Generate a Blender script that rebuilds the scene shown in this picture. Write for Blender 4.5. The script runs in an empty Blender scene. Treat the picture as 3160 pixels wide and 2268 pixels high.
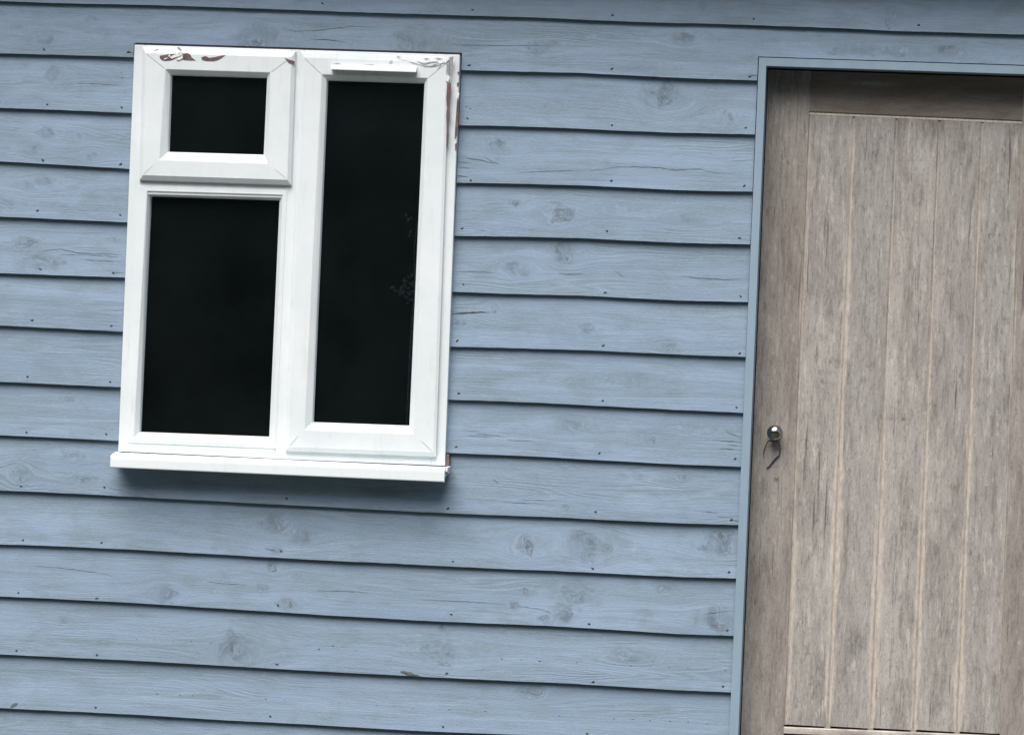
import bpy, math, random
import numpy as np
from mathutils import Vector, Matrix

random.seed(7)
rng = np.random.default_rng(11)
S = bpy.context.scene
COL = S.collection
R = math.radians

# ------------------------------------------------------------------ camera
PW, PH, FL = 3160.0, 2268.0, 3.8          # photograph size, focal length in picture widths
YAW, PITCH, ROLL = R(-6.16), R(-1.18), R(2.31)
DIST = 9.33
def basis(yaw, pitch, roll):
    f = np.array([math.sin(yaw)*math.cos(pitch), math.cos(yaw)*math.cos(pitch), math.sin(pitch)])
    r0 = np.array([math.cos(yaw), -math.sin(yaw), 0.0]); u0 = np.cross(r0, f)
    return math.cos(roll)*r0+math.sin(roll)*u0, -math.sin(roll)*r0+math.cos(roll)*u0, f
CR, CU, CF = basis(YAW, PITCH, ROLL)
CAMP = np.array([-CF[0]/CF[1]*DIST, -DIST, 1.45-CF[2]/CF[1]*DIST])
cd = bpy.data.cameras.new('camera'); cam = bpy.data.objects.new('camera', cd); COL.objects.link(cam)
cd.sensor_width = 36.0; cd.lens = 36.0*FL; cd.clip_start = 0.05; cd.clip_end = 500.0
cam.matrix_world = Matrix(((CR[0], CU[0], -CF[0], CAMP[0]), (CR[1], CU[1], -CF[1], CAMP[1]),
                           (CR[2], CU[2], -CF[2], CAMP[2]), (0, 0, 0, 1)))
S.camera = cam
def P(px, py, y=0.0):
    """photograph point -> (X, Z) on the upright plane at depth y"""
    d = CF + CR*((px-PW/2)/PW/FL) - CU*((py-PH/2)/PW/FL)
    t = (y-CAMP[1])/d[1]
    return float(CAMP[0]+d[0]*t), float(CAMP[2]+d[2]*t)

# ------------------------------------------------------------------ light
SUN_EL, SUN_AZ = 58.0, 194.0               # azimuth clockwise from +Y (behind the shed)
w = bpy.data.worlds.new('World'); S.world = w; w.use_nodes = True
nt = w.node_tree; bg = nt.nodes['Background']
sky = nt.nodes.new('ShaderNodeTexSky'); sky.sky_type = 'NISHITA'; sky.sun_disc = False
sky.sun_elevation = R(SUN_EL); sky.sun_rotation = R(SUN_AZ)
sky.air_density = 1.0; sky.dust_density = 3.0
nt.links.new(sky.outputs[0], bg.inputs[0]); bg.inputs[1].default_value = 0.09
sd = bpy.data.lights.new('sun', 'SUN'); sd.energy = 3.0; sd.angle = R(50); sd.color = (1.0, 0.97, 0.93)
so = bpy.data.objects.new('sun', sd); COL.objects.link(so)
sv = Vector((math.sin(R(SUN_AZ))*math.cos(R(SUN_EL)), math.cos(R(SUN_AZ))*math.cos(R(SUN_EL)), math.sin(R(SUN_EL))))
so.rotation_euler = sv.to_track_quat('Z', 'Y').to_euler(); so.location = (0, -6, 8)
S.view_settings.view_transform = 'Standard'; S.view_settings.look = 'None'
S.view_settings.exposure = 0.67; S.view_settings.gamma = 1.0; S.view_settings.use_curve_mapping = False
S.cycles.max_bounces = 8

# ------------------------------------------------------------------ material helpers
class NT:
    def __init__(s, name):
        s.m = bpy.data.materials.new(name); s.m.use_nodes = True
        s.t = s.m.node_tree; s.t.nodes.clear()
        s.out = s.t.nodes.new('ShaderNodeOutputMaterial')
        s.p = s.t.nodes.new('ShaderNodeBsdfPrincipled'); s.t.links.new(s.p.outputs[0], s.out.inputs[0])
    def n(s, kind, **kw):
        x = s.t.nodes.new(kind)
        for k, v in kw.items(): setattr(x, k, v)
        return x
    def put(s, sock, v):
        if isinstance(v, bpy.types.NodeSocket): s.t.links.new(v, sock)
        elif v is not None: sock.default_value = v
    def math(s, op, a, b=None, c=None, clamp=False):
        x = s.n('ShaderNodeMath', operation=op, use_clamp=clamp)
        s.put(x.inputs[0], a); s.put(x.inputs[1], b)
        if c is not None: s.put(x.inputs[2], c)
        return x.outputs[0]
    def mix(s, f, a, b, mode='MIX'):
        x = s.n('ShaderNodeMix', data_type='RGBA', blend_type=mode)
        s.put(x.inputs[0], f)
        for i, v in ((6, a), (7, b)):
            s.put(x.inputs[i], v if isinstance(v, bpy.types.NodeSocket) else (*v, 1.0))
        return x.outputs[2]
    def attr(s, name, out='Fac'):
        return s.n('ShaderNodeAttribute', attribute_name=name).outputs[out]
    def vmul(s, v, sc, off=(0, 0, 0)):
        x = s.n('ShaderNodeVectorMath', operation='MULTIPLY_ADD')
        s.put(x.inputs[0], v); x.inputs[1].default_value = sc; x.inputs[2].default_value = off
        return x.outputs[0]
    def noise(s, v, scale=1.0, detail=3.0, rough=0.55, dist=0.0):
        x = s.n('ShaderNodeTexNoise'); s.put(x.inputs['Vector'], v)
        x.inputs['Scale'].default_value = scale; x.inputs['Detail'].default_value = detail
        x.inputs['Roughness'].default_value = rough; x.inputs['Distortion'].default_value = dist
        return x.outputs[0]
    def ramp(s, f, lo, hi, a=0.0, b=1.0):
        x = s.n('ShaderNodeMapRange', interpolation_type='SMOOTHSTEP')
        s.put(x.inputs[0], f); s.put(x.inputs[1], lo); s.put(x.inputs[2], hi); s.put(x.inputs[3], a); s.put(x.inputs[4], b)
        return x.outputs[0]
    def bump(s, h, strength, dist=0.002):
        x = s.n('ShaderNodeBump'); x.inputs['Strength'].default_value = strength; x.inputs['Distance'].default_value = dist
        s.put(x.inputs['Height'], h); s.t.links.new(x.outputs[0], s.p.inputs['Normal'])
    def set(s, **kw):
        for k, v in kw.items():
            k = k.replace('_', ' ')
            s.put(s.p.inputs[k], (*v, 1.0) if isinstance(v, tuple) and len(v) == 3 else v)
        return s.m
    def pos(s): return s.n('ShaderNodeNewGeometry').outputs['Position']

def mat_board():
    t = NT('blue_grey_board_paint')
    g = t.attr('grain', 'Vector'); knot = t.attr('knot')
    fine = t.noise(t.vmul(g, (9, 260, 1)), 1, 4, 0.6)
    mid = t.noise(t.vmul(g, (2.2, 55, 1.0)), 1, 4, 0.6, 0.4)
    broad = t.noise(t.vmul(g, (2.2, 9, 1.0)), 1, 4, 0.62, 0.8)
    blot = t.noise(t.vmul(g, (11, 22, 1)), 1, 4, 0.65, 0.5)
    base = t.mix(t.ramp(broad, 0.36, 0.66), (0.222, 0.298, 0.392), (0.258, 0.342, 0.452))
    worn = t.ramp(t.noise(t.vmul(g, (1.5, 17, 1.0), (21, 6, 0)), 1, 5, 0.62, 0.7), 0.44, 0.58)      # paint worn thin in long wavering areas
    base = t.mix(t.math('MULTIPLY', worn, 0.55), base, (0.208, 0.274, 0.338))
    thin = t.math('MULTIPLY_ADD', worn, 0.75, 0.30)
    grey = t.math('MULTIPLY', t.ramp(blot, 0.44, 0.72), 0.60)
    base = t.mix(grey, base, (0.186, 0.248, 0.288))
    dirt = t.math('MULTIPLY', t.ramp(t.noise(t.vmul(g, (3.2, 30, 1), (7, 3, 0)), 1, 5, 0.7), 0.48, 0.74), 0.50)
    base = t.mix(dirt, base, (0.158, 0.212, 0.238))
    pale = t.math('MULTIPLY', t.ramp(mid, 0.57, 0.72), 0.35)
    base = t.mix(pale, base, (0.300, 0.395, 0.485))
    streak = t.math('MULTIPLY', t.ramp(fine, 0.60, 0.74), t.math('MULTIPLY', thin, 0.40))
    base = t.mix(streak, base, (0.14, 0.185, 0.235))
    # knots: smudged and fibrous, with a few broken arcs
    kn = t.noise(t.vmul(g, (52, 105, 1.0)), 1, 5, 0.72, 1.2)
    kb = t.noise(t.vmul(g, (17, 24, 1.0), (2, 5, 0)), 1, 4, 0.65, 0.8)
    kf = t.math('MULTIPLY', t.math('MULTIPLY', knot, t.ramp(kn, 0.34, 0.58), clamp=True), t.ramp(kb, 0.22, 0.46), clamp=True)
    base = t.mix(t.math('MULTIPLY', t.ramp(knot, 0.05, 0.55), t.math('MULTIPLY', t.ramp(kb, 0.38, 0.62), 0.30)), base, (0.205, 0.265, 0.315))
    base = t.mix(t.math('MULTIPLY', kf, 1.0), base, (0.105, 0.132, 0.165))
    ringv = t.math('SINE', t.math('MULTIPLY', t.math('ADD', knot, t.math('MULTIPLY', kb, 1.3)), 19.0))
    arc = t.math('MULTIPLY', t.ramp(knot, 0.04, 0.22), t.ramp(t.noise(t.vmul(g, (26, 34, 1), (9, 4, 0)), 1, 3, 0.6), 0.50, 0.66))
    base = t.mix(t.math('MULTIPLY', t.math('MULTIPLY', t.ramp(ringv, 0.55, 0.98), arc), 0.36), base, (0.36, 0.455, 0.54))
    base = t.mix(t.math('MULTIPLY', t.math('MULTIPLY', t.ramp(ringv, -0.5, -0.97), arc), 0.40), base, (0.12, 0.15, 0.19))
    # figured grain: long wavering lines, only in places
    fg = t.noise(t.vmul(g, (1.3, 14, 1.0), (4, 0, 0)), 1, 2, 0.5, 0.25)
    fl = t.math('SINE', t.math('MULTIPLY', fg, 130.0))
    fm = t.math('MULTIPLY', thin, t.ramp(t.noise(t.vmul(g, (1.9, 8, 1), (13, 2, 0)), 1, 3, 0.6), 0.48, 0.64))
    base = t.mix(t.math('MULTIPLY', t.math('MULTIPLY', t.ramp(fl, 0.5, 1.0), fm), 0.24), base, (0.155, 0.20, 0.255))
    base = t.mix(t.math('MULTIPLY', t.math('MULTIPLY', t.ramp(fl, -0.6, -1.0), fm), 0.22), base, (0.34, 0.435, 0.52))
    hatch = t.noise(t.vmul(g, (120, 260, 1)), 1, 3, 0.6, 0.3)
    base = t.mix(t.math('MULTIPLY', t.ramp(hatch, 0.50, 0.72), t.math('MULTIPLY', thin, t.ramp(blot, 0.36, 0.62, 0.12, 0.42))), base, (0.165, 0.210, 0.255))
    base = t.mix(t.math('MULTIPLY', t.ramp(hatch, 0.44, 0.30), 0.22), base, (0.33, 0.425, 0.51))
    h = t.math('ADD', t.math('MULTIPLY', fine, 0.35), t.math('ADD', t.math('MULTIPLY', mid, 0.6), t.math('ADD', t.math('MULTIPLY', hatch, 0.35), t.math('MULTIPLY', fl, t.math('MULTIPLY', fm, 0.12)))))
    t.bump(h, 0.6, 0.0024)
    return t.set(Base_Color=base, Roughness=0.62, Specular_IOR_Level=0.25)

def plain(name, col, rough=0.6, metal=0.0, var=0.12, scale=25.0, spec=0.4, bump=0.0):
    t = NT(name)
    n = t.noise(t.vmul(t.pos(), (scale, scale, scale)), 1, 4, 0.6)
    c = t.mix(t.ramp(n, 0.3, 0.7), tuple(x*(1-var) for x in col), tuple(min(1, x*(1+var*0.6)) for x in col))
    if bump: t.bump(n, bump, 0.002)
    return t.set(Base_Color=c, Roughness=rough, Metallic=metal, Specular_IOR_Level=spec)

def mat_upvc():
    t = NT('white_plastic')
    p = t.pos()
    n = t.noise(t.vmul(p, (7, 7, 7)), 1, 5, 0.65)
    c = t.mix(t.ramp(n, 0.35, 0.7), (0.705, 0.760, 0.775), (0.765, 0.805, 0.815))
    g = t.math('MULTIPLY', t.ramp(t.noise(t.vmul(p, (55, 55, 11)), 1, 6, 0.74), 0.50, 0.76), 0.45)
    c = t.mix(g, c, (0.60, 0.61, 0.56))
    sp = t.math('MULTIPLY', t.ramp(t.noise(t.vmul(p, (240, 240, 240)), 1, 2, 0.5), 0.70, 0.79), 0.35)
    c = t.mix(sp, c, (0.50, 0.49, 0.46))
    t.bump(t.noise(t.vmul(p, (30, 30, 30)), 1, 3, 0.5), 0.08, 0.002)
    return t.set(Base_Color=c, Roughness=0.42, Specular_IOR_Level=0.4)

def mat_trim():
    t = NT('pale_blue_trim_paint')
    p = t.pos()
    n = t.noise(t.vmul(p, (22, 22, 5)), 1, 4, 0.6)
    c = t.mix(t.ramp(n, 0.3, 0.7), (0.242, 0.326, 0.394), (0.272, 0.360, 0.440))
    c = t.mix(t.math('MULTIPLY', t.ramp(t.noise(t.vmul(p, (90, 90, 40)), 1, 4, 0.7), 0.6, 0.78), 0.4), c, (0.18, 0.24, 0.28))
    t.bump(n, 0.1, 0.002)
    return t.set(Base_Color=c, Roughness=0.55, Specular_IOR_Level=0.3)

def mat_oak(name, along, dark=0.0):
    """weathered oak; along = 2 for upright grain, 0 for level grain"""
    t = NT(name)
    p = t.attr('grain', 'Vector'); worn = t.attr('worn'); knot = t.attr('knot'); smear = t.attr('smear')
    def sc(a, l): return (a, a, l) if along == 2 else (l, a, a)
    fine = t.noise(t.vmul(p, sc(175, 42)), 1, 5, 0.74)
    speck = t.noise(t.vmul(p, sc(230, 95), (2, 2, 2)), 1, 4, 0.7)
    mid = t.noise(t.vmul(p, sc(85, 13), (6, 1, 3)), 1, 6, 0.74, 0.25)
    broad = t.noise(t.vmul(p, sc(13, 3.0)), 1, 5, 0.66, 0.5)
    fiss = t.noise(t.vmul(p, sc(125, 3.6), (3, 1, 5)), 1, 5, 0.66)
    pat = t.noise(t.vmul(p, sc(24, 9), (4, 4, 4)), 1, 5, 0.68, 0.4)
    a = (0.310, 0.284, 0.260); b = (0.430, 0.402, 0.372)
    c = t.mix(t.ramp(broad, 0.34, 0.66), a, b)
    per = t.noise(t.vmul(p, (0.0, 3.1, 0.0)), 1, 1, 0.5)          # every member weathered a little differently
    c = t.mix(t.ramp(per, 0.35, 0.65, 0.0, 0.35), c, (0.300, 0.285, 0.268))
    c = t.mix(t.math('MULTIPLY', t.ramp(mid, 0.49, 0.67), t.ramp(broad, 0.34, 0.66, 0.75, 0.40)), c, (0.165, 0.150, 0.138))
    c = t.mix(t.math('MULTIPLY', t.ramp(mid, 0.46, 0.32), 0.60), c, (0.590, 0.548, 0.500))
    c = t.mix(t.math('MULTIPLY', t.ramp(fine, 0.52, 0.68), t.ramp(pat, 0.36, 0.62, 0.08, 0.72)), c, (0.130, 0.116, 0.105))
    c = t.mix(t.math('MULTIPLY', t.ramp(fine, 0.44, 0.30), t.ramp(pat, 0.64, 0.36, 0.20, 0.65)), c, (0.640, 0.596, 0.545))
    c = t.mix(t.math('MULTIPLY', t.ramp(speck, 0.53, 0.66), 0.45), c, (0.140, 0.124, 0.112))
    c = t.mix(t.math('MULTIPLY', t.ramp(fiss, 0.62, 0.72), 0.55), c, (0.072, 0.060, 0.053))
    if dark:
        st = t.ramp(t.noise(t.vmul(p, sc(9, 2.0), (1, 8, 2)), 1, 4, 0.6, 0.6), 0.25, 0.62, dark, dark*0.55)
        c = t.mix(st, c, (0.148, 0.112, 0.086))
    wn = t.noise(t.vmul(p, sc(95, 6), (5, 2, 1)), 1, 4, 0.65)
    wf = t.math('MULTIPLY', t.ramp(t.math('ADD', worn, t.math('MULTIPLY', t.math('SUBTRACT', wn, 0.5), 1.3)), 0.22, 0.85), 0.85)
    wc = t.mix(t.ramp(fine, 0.4, 0.6), (0.600, 0.535, 0.465), (0.450, 0.398, 0.348))
    c = t.mix(wf, c, wc)
    kn = t.noise(t.vmul(p, (120, 120, 60)), 1, 3, 0.7)
    kf = t.math('MULTIPLY', knot, t.ramp(kn, 0.36, 0.62), clamp=True)
    c = t.mix(t.math('MULTIPLY', kf, 0.9), c, (0.085, 0.075, 0.072))
    c = t.mix(t.math('MULTIPLY', t.math('MULTIPLY', smear, t.ramp(kn, 0.25, 0.6)), 0.8), c, (0.36, 0.40, 0.41))
    h = t.math('ADD', t.math('MULTIPLY', fine, 0.5), t.math('SUBTRACT', t.math('MULTIPLY', speck, 0.5), t.ramp(fiss, 0.60, 0.76)))
    t.bump(h, 0.8, 0.0022)
    return t.set(Base_Color=c, Roughness=0.8, Specular_IOR_Level=0.2)

def mat_glass():
    t = NT('window_glass')
    t.t.nodes.remove(t.p)
    fr = t.n('ShaderNodeFresnel'); fr.inputs[0].default_value = 2.1   # two panes of a sealed unit
    gl = t.n('ShaderNodeBsdfGlossy'); gl.inputs['Roughness'].default_value = 0.05
    n = t.noise(t.vmul(t.pos(), (3, 3, 3)), 1, 2, 0.5)
    b = t.n('ShaderNodeBump'); b.inputs['Strength'].default_value = 0.02; b.inputs['Distance'].default_value = 0.01
    t.put(b.inputs['Height'], n); t.t.links.new(b.outputs[0], gl.inputs['Normal'])
    tr = t.n('ShaderNodeBsdfTransparent'); tr.inputs[0].default_value = (0.80, 0.86, 0.84, 1)
    mx = t.n('ShaderNodeMixShader')
    t.put(mx.inputs[0], fr.outputs[0]); t.put(mx.inputs[1], tr.outputs[0]); t.put(mx.inputs[2], gl.outputs[0])
    du = t.n('ShaderNodeBsdfDiffuse'); du.inputs[0].default_value = (0.36, 0.52, 0.54, 1)    # faint diffuse veil, painted in to lift the black of the panes
    m2 = t.n('ShaderNodeMixShader')
    t.put(m2.inputs[0], t.ramp(t.noise(t.vmul(t.pos(), (4, 4, 3)), 1, 4, 0.6), 0.3, 0.75, 0.005, 0.014))
    t.put(m2.inputs[1], mx.outputs[0]); t.put(m2.inputs[2], du.outputs[0])
    t.t.links.new(m2.outputs[0], t.out.inputs[0])
    return t.m

M = dict(
    board=mat_board(), upvc=mat_upvc(), trim=mat_trim(), glass=mat_glass(),
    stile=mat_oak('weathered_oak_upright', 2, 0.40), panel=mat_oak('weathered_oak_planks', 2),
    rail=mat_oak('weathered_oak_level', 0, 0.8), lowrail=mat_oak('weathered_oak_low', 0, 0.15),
    crack=plain('open_crack', (0.085, 0.108, 0.138), 0.9, var=0.3, scale=80),
    scuff=plain('bare_softwood', (0.11, 0.128, 0.128), 0.9, var=0.3, scale=120),
    nail=plain('dull_nail_steel', (0.045, 0.048, 0.062), 0.6, var=0.4, scale=300),
    brown=plain('brown_primer', (0.155, 0.103, 0.103), 0.6, var=0.35, scale=70),
    flake=plain('curled_white_paint', (0.86, 0.86, 0.85), 0.3, var=0.06, scale=60, spec=0.6),
    grime=plain('grey_grime', (0.36, 0.36, 0.37), 0.8, var=0.25, scale=120),
    joint=plain('dirty_mitre_joint', (0.68, 0.70, 0.69), 0.7, var=0.2, scale=90),
    darkgap=plain('dark_gap_shade', (0.045, 0.032, 0.040), 0.6, var=0.3, scale=50),  # near-black brown standing for the shade in the gap over the window
    metal=plain('worn_nickel', (0.40, 0.385, 0.36), 0.2, 1.0, var=0.25, scale=90),
    cord=plain('black_cord_fibre', (0.022, 0.022, 0.025), 0.8, var=0.3, scale=400),
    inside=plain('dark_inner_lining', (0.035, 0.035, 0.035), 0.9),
    sheath=plain('black_sheathing', (0.03, 0.03, 0.033), 0.9),
    sidewall=plain('blue_grey_side_cladding', (0.27, 0.35, 0.44), 0.7, var=0.15, scale=8),
    roof=plain('dark_roof_felt', (0.06, 0.065, 0.06), 0.9, var=0.3, scale=30),
    fascia=plain('grey_fascia_paint', (0.20, 0.25, 0.29), 0.6, var=0.12),
    ground=plain('mown_grass_and_gravel', (0.060, 0.066, 0.052), 0.95, var=0.5, scale=6),
    leaf=plain('dark_tree_leaf', (0.065, 0.10, 0.065), 0.6, var=0.6, scale=3),
    sprig=plain('pale_leaf', (0.72, 0.78, 0.70), 0.7, var=0.3, scale=60),  # leaf colour lightened so the sprig shows through the pane
)

# ------------------------------------------------------------------ mesh helpers
class MB:
    def __init__(s): s.v = []; s.f = []; s.m = []; s.at = {}; s.sm = []
    def add(s, verts, faces, mi=0, smooth=False, **attrs):
        o = len(s.v); s.v.extend([tuple(map(float, p)) for p in verts])
        s.f.extend([tuple(i+o for i in q) for q in faces]); s.m.extend([mi]*len(faces)); s.sm.extend([smooth]*len(faces))
        for k, a in attrs.items(): s.at.setdefault(k, []).append((o, np.asarray(a, float)))
    def box(s, x0, x1, y0, y1, z0, z1, mi=0):
        s.prism([(x0, z0), (x1, z0), (x1, z1), (x0, z1)], y0, y1, mi)
    def prism(s, poly, y0, y1, mi=0, ch=0.0):
        """outline in X,Z (anticlockwise seen from -Y) from front depth y0 to back depth y1"""
        n = len(poly)
        rings = [(poly, y1), (poly, y0+ch)]
        if ch:
            c = np.mean(poly, 0); q = []
            for i in range(n):
                a, b, d = np.array(poly[i-1]), np.array(poly[i]), np.array(poly[(i+1) % n])
                e1 = (b-a)/np.linalg.norm(b-a); e2 = (d-b)/np.linalg.norm(d-b)
                q.append(tuple(b + (e2-e1)*ch*1.0))
            rings.append((q, y0))
        v = []
        for r, y in rings: v += [(x, y, z) for x, z in r]
        f = []
        for k in range(len(rings)-1):
            for i in range(n):
                j = (i+1) % n; f.append((k*n+i, (k+1)*n+i, (k+1)*n+j, k*n+j)[::-1] if False else (k*n+i, k*n+j, (k+1)*n+j, (k+1)*n+i))
        f.append(tuple(range((len(rings)-1)*n, len(rings)*n))); f.append(tuple(reversed(range(n))))
        s.add(v, f, mi)
    def loft(s, rings, mi=0):
        """open four-cornered rings [(corners, y)...] from outside to inside"""
        v = []; f = []; n = 4
        for r, y in rings: v += [(x, y, z) for x, z in r]
        for k in range(len(rings)-1):
            for i in range(n):
                j = (i+1) % n; f.append((k*n+i, k*n+j, (k+1)*n+j, (k+1)*n+i))
        s.add(v, f, mi)
    def tube(s, pts, rad, mi=0, n=8, closed=False):
        pts = [Vector(p) for p in pts]; rad = rad if hasattr(rad, '__len__') else [rad]*len(pts)
        v = []; f = []; up = Vector((0.2, 1, 0.1))
        for i, p in enumerate(pts):
            d = (pts[min(i+1, len(pts)-1)]-pts[max(i-1, 0)]).normalized()
            a = d.cross(up).normalized(); b = d.cross(a)
            for k in range(n):
                t = 2*math.pi*k/n; v.append(p+(a*math.cos(t)+b*math.sin(t))*rad[i])
        for i in range(len(pts)-1):
            for k in range(n):
                f.append((i*n+k, i*n+(k+1) % n, (i+1)*n+(k+1) % n, (i+1)*n+k))
        f.append(tuple(range(n))); f.append(tuple(reversed(range((len(pts)-1)*n, len(pts)*n))))
        s.add(v, f, mi, True)
    def lathe_y(s, c, prof, mi=0, n=32):
        """profile [(radius, y offset)] turned about the Y axis through c"""
        v = []; f = []
        for r, y in prof:
            for k in range(n):
                t = 2*math.pi*k/n; v.append((c[0]+r*math.cos(t), c[1]+y, c[2]+r*math.sin(t)))
        for i in range(len(prof)-1):
            for k in range(n): f.append((i*n+k, i*n+(k+1) % n, (i+1)*n+(k+1) % n, (i+1)*n+k))
        s.add(v, f, mi, True)
    def grid(s, X, Y, Z, mi=0, smooth=True, **attrs):
        a, b = X.shape
        v = np.stack([X, Y, Z], -1).reshape(-1, 3)
        f = [(i*b+j, (i+1)*b+j, (i+1)*b+j+1, i*b+j+1) for i in range(a-1) for j in range(b-1)]
        s.add(v, f, mi, smooth, **{k: np.asarray(q).reshape(-1, *np.asarray(q).shape[2:]) for k, q in attrs.items()})
    def build(s, name, mats, parent=None, bevel=0.0):
        me = bpy.data.meshes.new(name); me.from_pydata(s.v, [], s.f)
        for m_ in mats: me.materials.append(M[m_])
        me.polygons.foreach_set('material_index', s.m); me.polygons.foreach_set('use_smooth', s.sm)
        n = len(s.v)
        for k, parts in s.at.items():
            vec = parts[0][1].ndim == 2
            arr = np.zeros((n, 3) if vec else n, np.float32)
            for o, q in parts: arr[o:o+len(q)] = q
            if k == 'grain':
                pass
            a = me.attributes.new(k, 'FLOAT_VECTOR' if vec else 'FLOAT', 'POINT')
            a.data.foreach_set('vector' if vec else 'value', arr.ravel())
        me.update()
        o = bpy.data.objects.new(name, me); COL.objects.link(o); o.parent = parent
        if bevel:
            b = o.modifiers.new('soft_edges', 'BEVEL'); b.width = bevel; b.segments = 2; b.limit_method = 'ANGLE'; b.angle_limit = R(35)
        return o
def empty(name, loc=(0, 0, 0), parent=None):
    o = bpy.data.objects.new(name, None); COL.objects.link(o); o.location = loc; o.parent = parent; o.empty_display_size = 0.1
    return o
def tag(o, label=None, cat=None, group=None, kind=None):
    for k, v in (('label', label), ('category', cat), ('group', group), ('kind', kind)):
        if v: o[k] = v
    return o

def vnoise(x, y, seed=0):
    """smooth value noise, about -1..1"""
    x = np.asarray(x, float); y = np.asarray(y, float)
    xi = np.floor(x).astype(np.int64); yi = np.floor(y).astype(np.int64); u = x-xi; v = y-yi
    u = u*u*(3-2*u); v = v*v*(3-2*v)
    def h(a, b):
        q = (a*374761393 + b*668265263 + seed*1442695041) & 0xffffffff
        q = ((q ^ (q >> 13))*1274126177) & 0xffffffff
        return ((q ^ (q >> 16)) & 0xffff)/32767.5-1.0
    return (h(xi, yi)*(1-u)+h(xi+1, yi)*u)*(1-v)+(h(xi, yi+1)*(1-u)+h(xi+1, yi+1)*u)*v

# ------------------------------------------------------------------ the setting
g = MB(); n_ = 40
gx, gy = np.meshgrid(np.linspace(-60, 60, n_), np.linspace(-60, 60, n_), indexing='ij')
g.grid(gx, gy, vnoise(gx*0.5, gy*0.5, 3)*0.01-0.012)
tag(g.build('ground', ['ground']), 'open ground in front of the shed', None, kind='structure')

h = MB(); hr = np.random.default_rng(5); HT = 11.0
hx, hz = np.meshgrid(np.linspace(-26, 26, 130), np.linspace(0, HT, 44), indexing='ij')
hy = -17.8 + vnoise(hx*0.5, hz*0.5, 8)*0.9 + vnoise(hx*1.7, hz*1.7, 9)*0.35 - (hz/HT)**3*2.0
h.grid(hx, hy, hz*(1+0.16*vnoise(hx*0.35, hx*0, 4)))
for i in range(16000):
    x, z = hr.uniform(-26, 26), hr.uniform(0, HT*1.08); y = -17.3-(z/HT)**3*2.0+hr.uniform(-1.0, 0.8)
    a = Vector(hr.normal(size=3)).normalized(); b = a.cross(Vector(hr.normal(size=3))).normalized(); s_ = hr.uniform(0.06, 0.16)
    c = Vector((x, y, z))
    h.add([c-a*s_, c-b*s_*0.5, c+a*s_, c+b*s_*0.5], [(0, 1, 2, 3)])
tag(h.build('trees', ['leaf']), 'tall dark green belt of trees facing the shed', 'trees', kind='stuff')

# ------------------------------------------------------------------ the shed
shed = empty('timber_shed', (0.4, 0.0, 0.0))
tag(shed, 'blue grey weatherboarded shed with a white window and a weathered plank door', 'shed')
shed_loc = Vector((0.4, 0, 0))
def sub(o):            # parent without moving: everything below is written in world coordinates
    return o
BX0, BX1, BDEPTH, EAVE = -2.3, 2.75, 3.2, 2.55

YF, YT = -0.0220, -0.0100        # front of a board at its lower edge / where the next one covers it
LINES = [[(0,4),(700,24),(1900,65),(2100,73),(2500,84),(2760,97.6),(3160,108.7)],
[(0,166),(400,178),(1422,217),(1780,225),(2100,241),(2338,250)],
[(0,332.5),(398,348.5),(1415,387),(1780,397),(2100,412),(2330,416)],
[(0,499),(398,521),(1410,564.5),(1780,573),(2100,587.5),(2325,592.4)],
[(0,669),(395,686.5),(1403,727.6),(1780,735),(2100,750),(2318,755)],
[(0,842.6),(387,857),(1397,900.5),(1780,912),(2100,928),(2310,932.5)],
[(0,1005),(380,1024),(1390,1068.5),(1780,1080),(2100,1094),(2304,1102)],
[(0,1177),(372,1195),(1382,1233),(1700,1244),(2100,1264),(2296,1273)],
[(0,1343),(363,1360.5),(1378,1397.5),(1700,1411),(2100,1432),(2290,1439)],
[(0,1514),(400,1531),(1300,1580.7),(1700,1594),(2100,1615),(2280,1620)],
[(0,1679),(400,1695),(1300,1744),(1700,1760),(2100,1781),(2272,1785)],
[(0,1840),(400,1859),(1300,1914.5),(1700,1930),(2100,1955),(2264,1961)],
[(0,2017),(400,2036.5),(1300,2087),(1700,2105),(2100,2128.5),(2255,2135)],
[(0,2183.5),(400,2204),(1300,2254),(1700,2270),(2250,2300)]]
LW = []
for l in LINES:
    q = np.array([P(a, b, YF) for a, b in l]); LW.append(q)
def edge(k, X):
    """height of the lower edge of board k at X"""
    X = np.asarray(X, float)
    if k < 0: base = edge(0, X)*0 + np.interp(X, LW[0][:, 0], LW[0][:, 1]) + 0.1305*(-k)
    elif k >= len(LW):
        q = LW[-1]; base = np.interp(X, q[:, 0], q[:, 1])-0.1305*(k-len(LW)+1)
    else:
        q = LW[k]; base = np.interp(X, q[:, 0], q[:, 1])
    if k < 0: return base
    return base + vnoise(X*4.5, X*0+k*3.1, 21)*0.0011 + vnoise(X*38, X*0+k*5.3, 22)*0.00035
KMIN, KMAX = -2, 24

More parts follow.
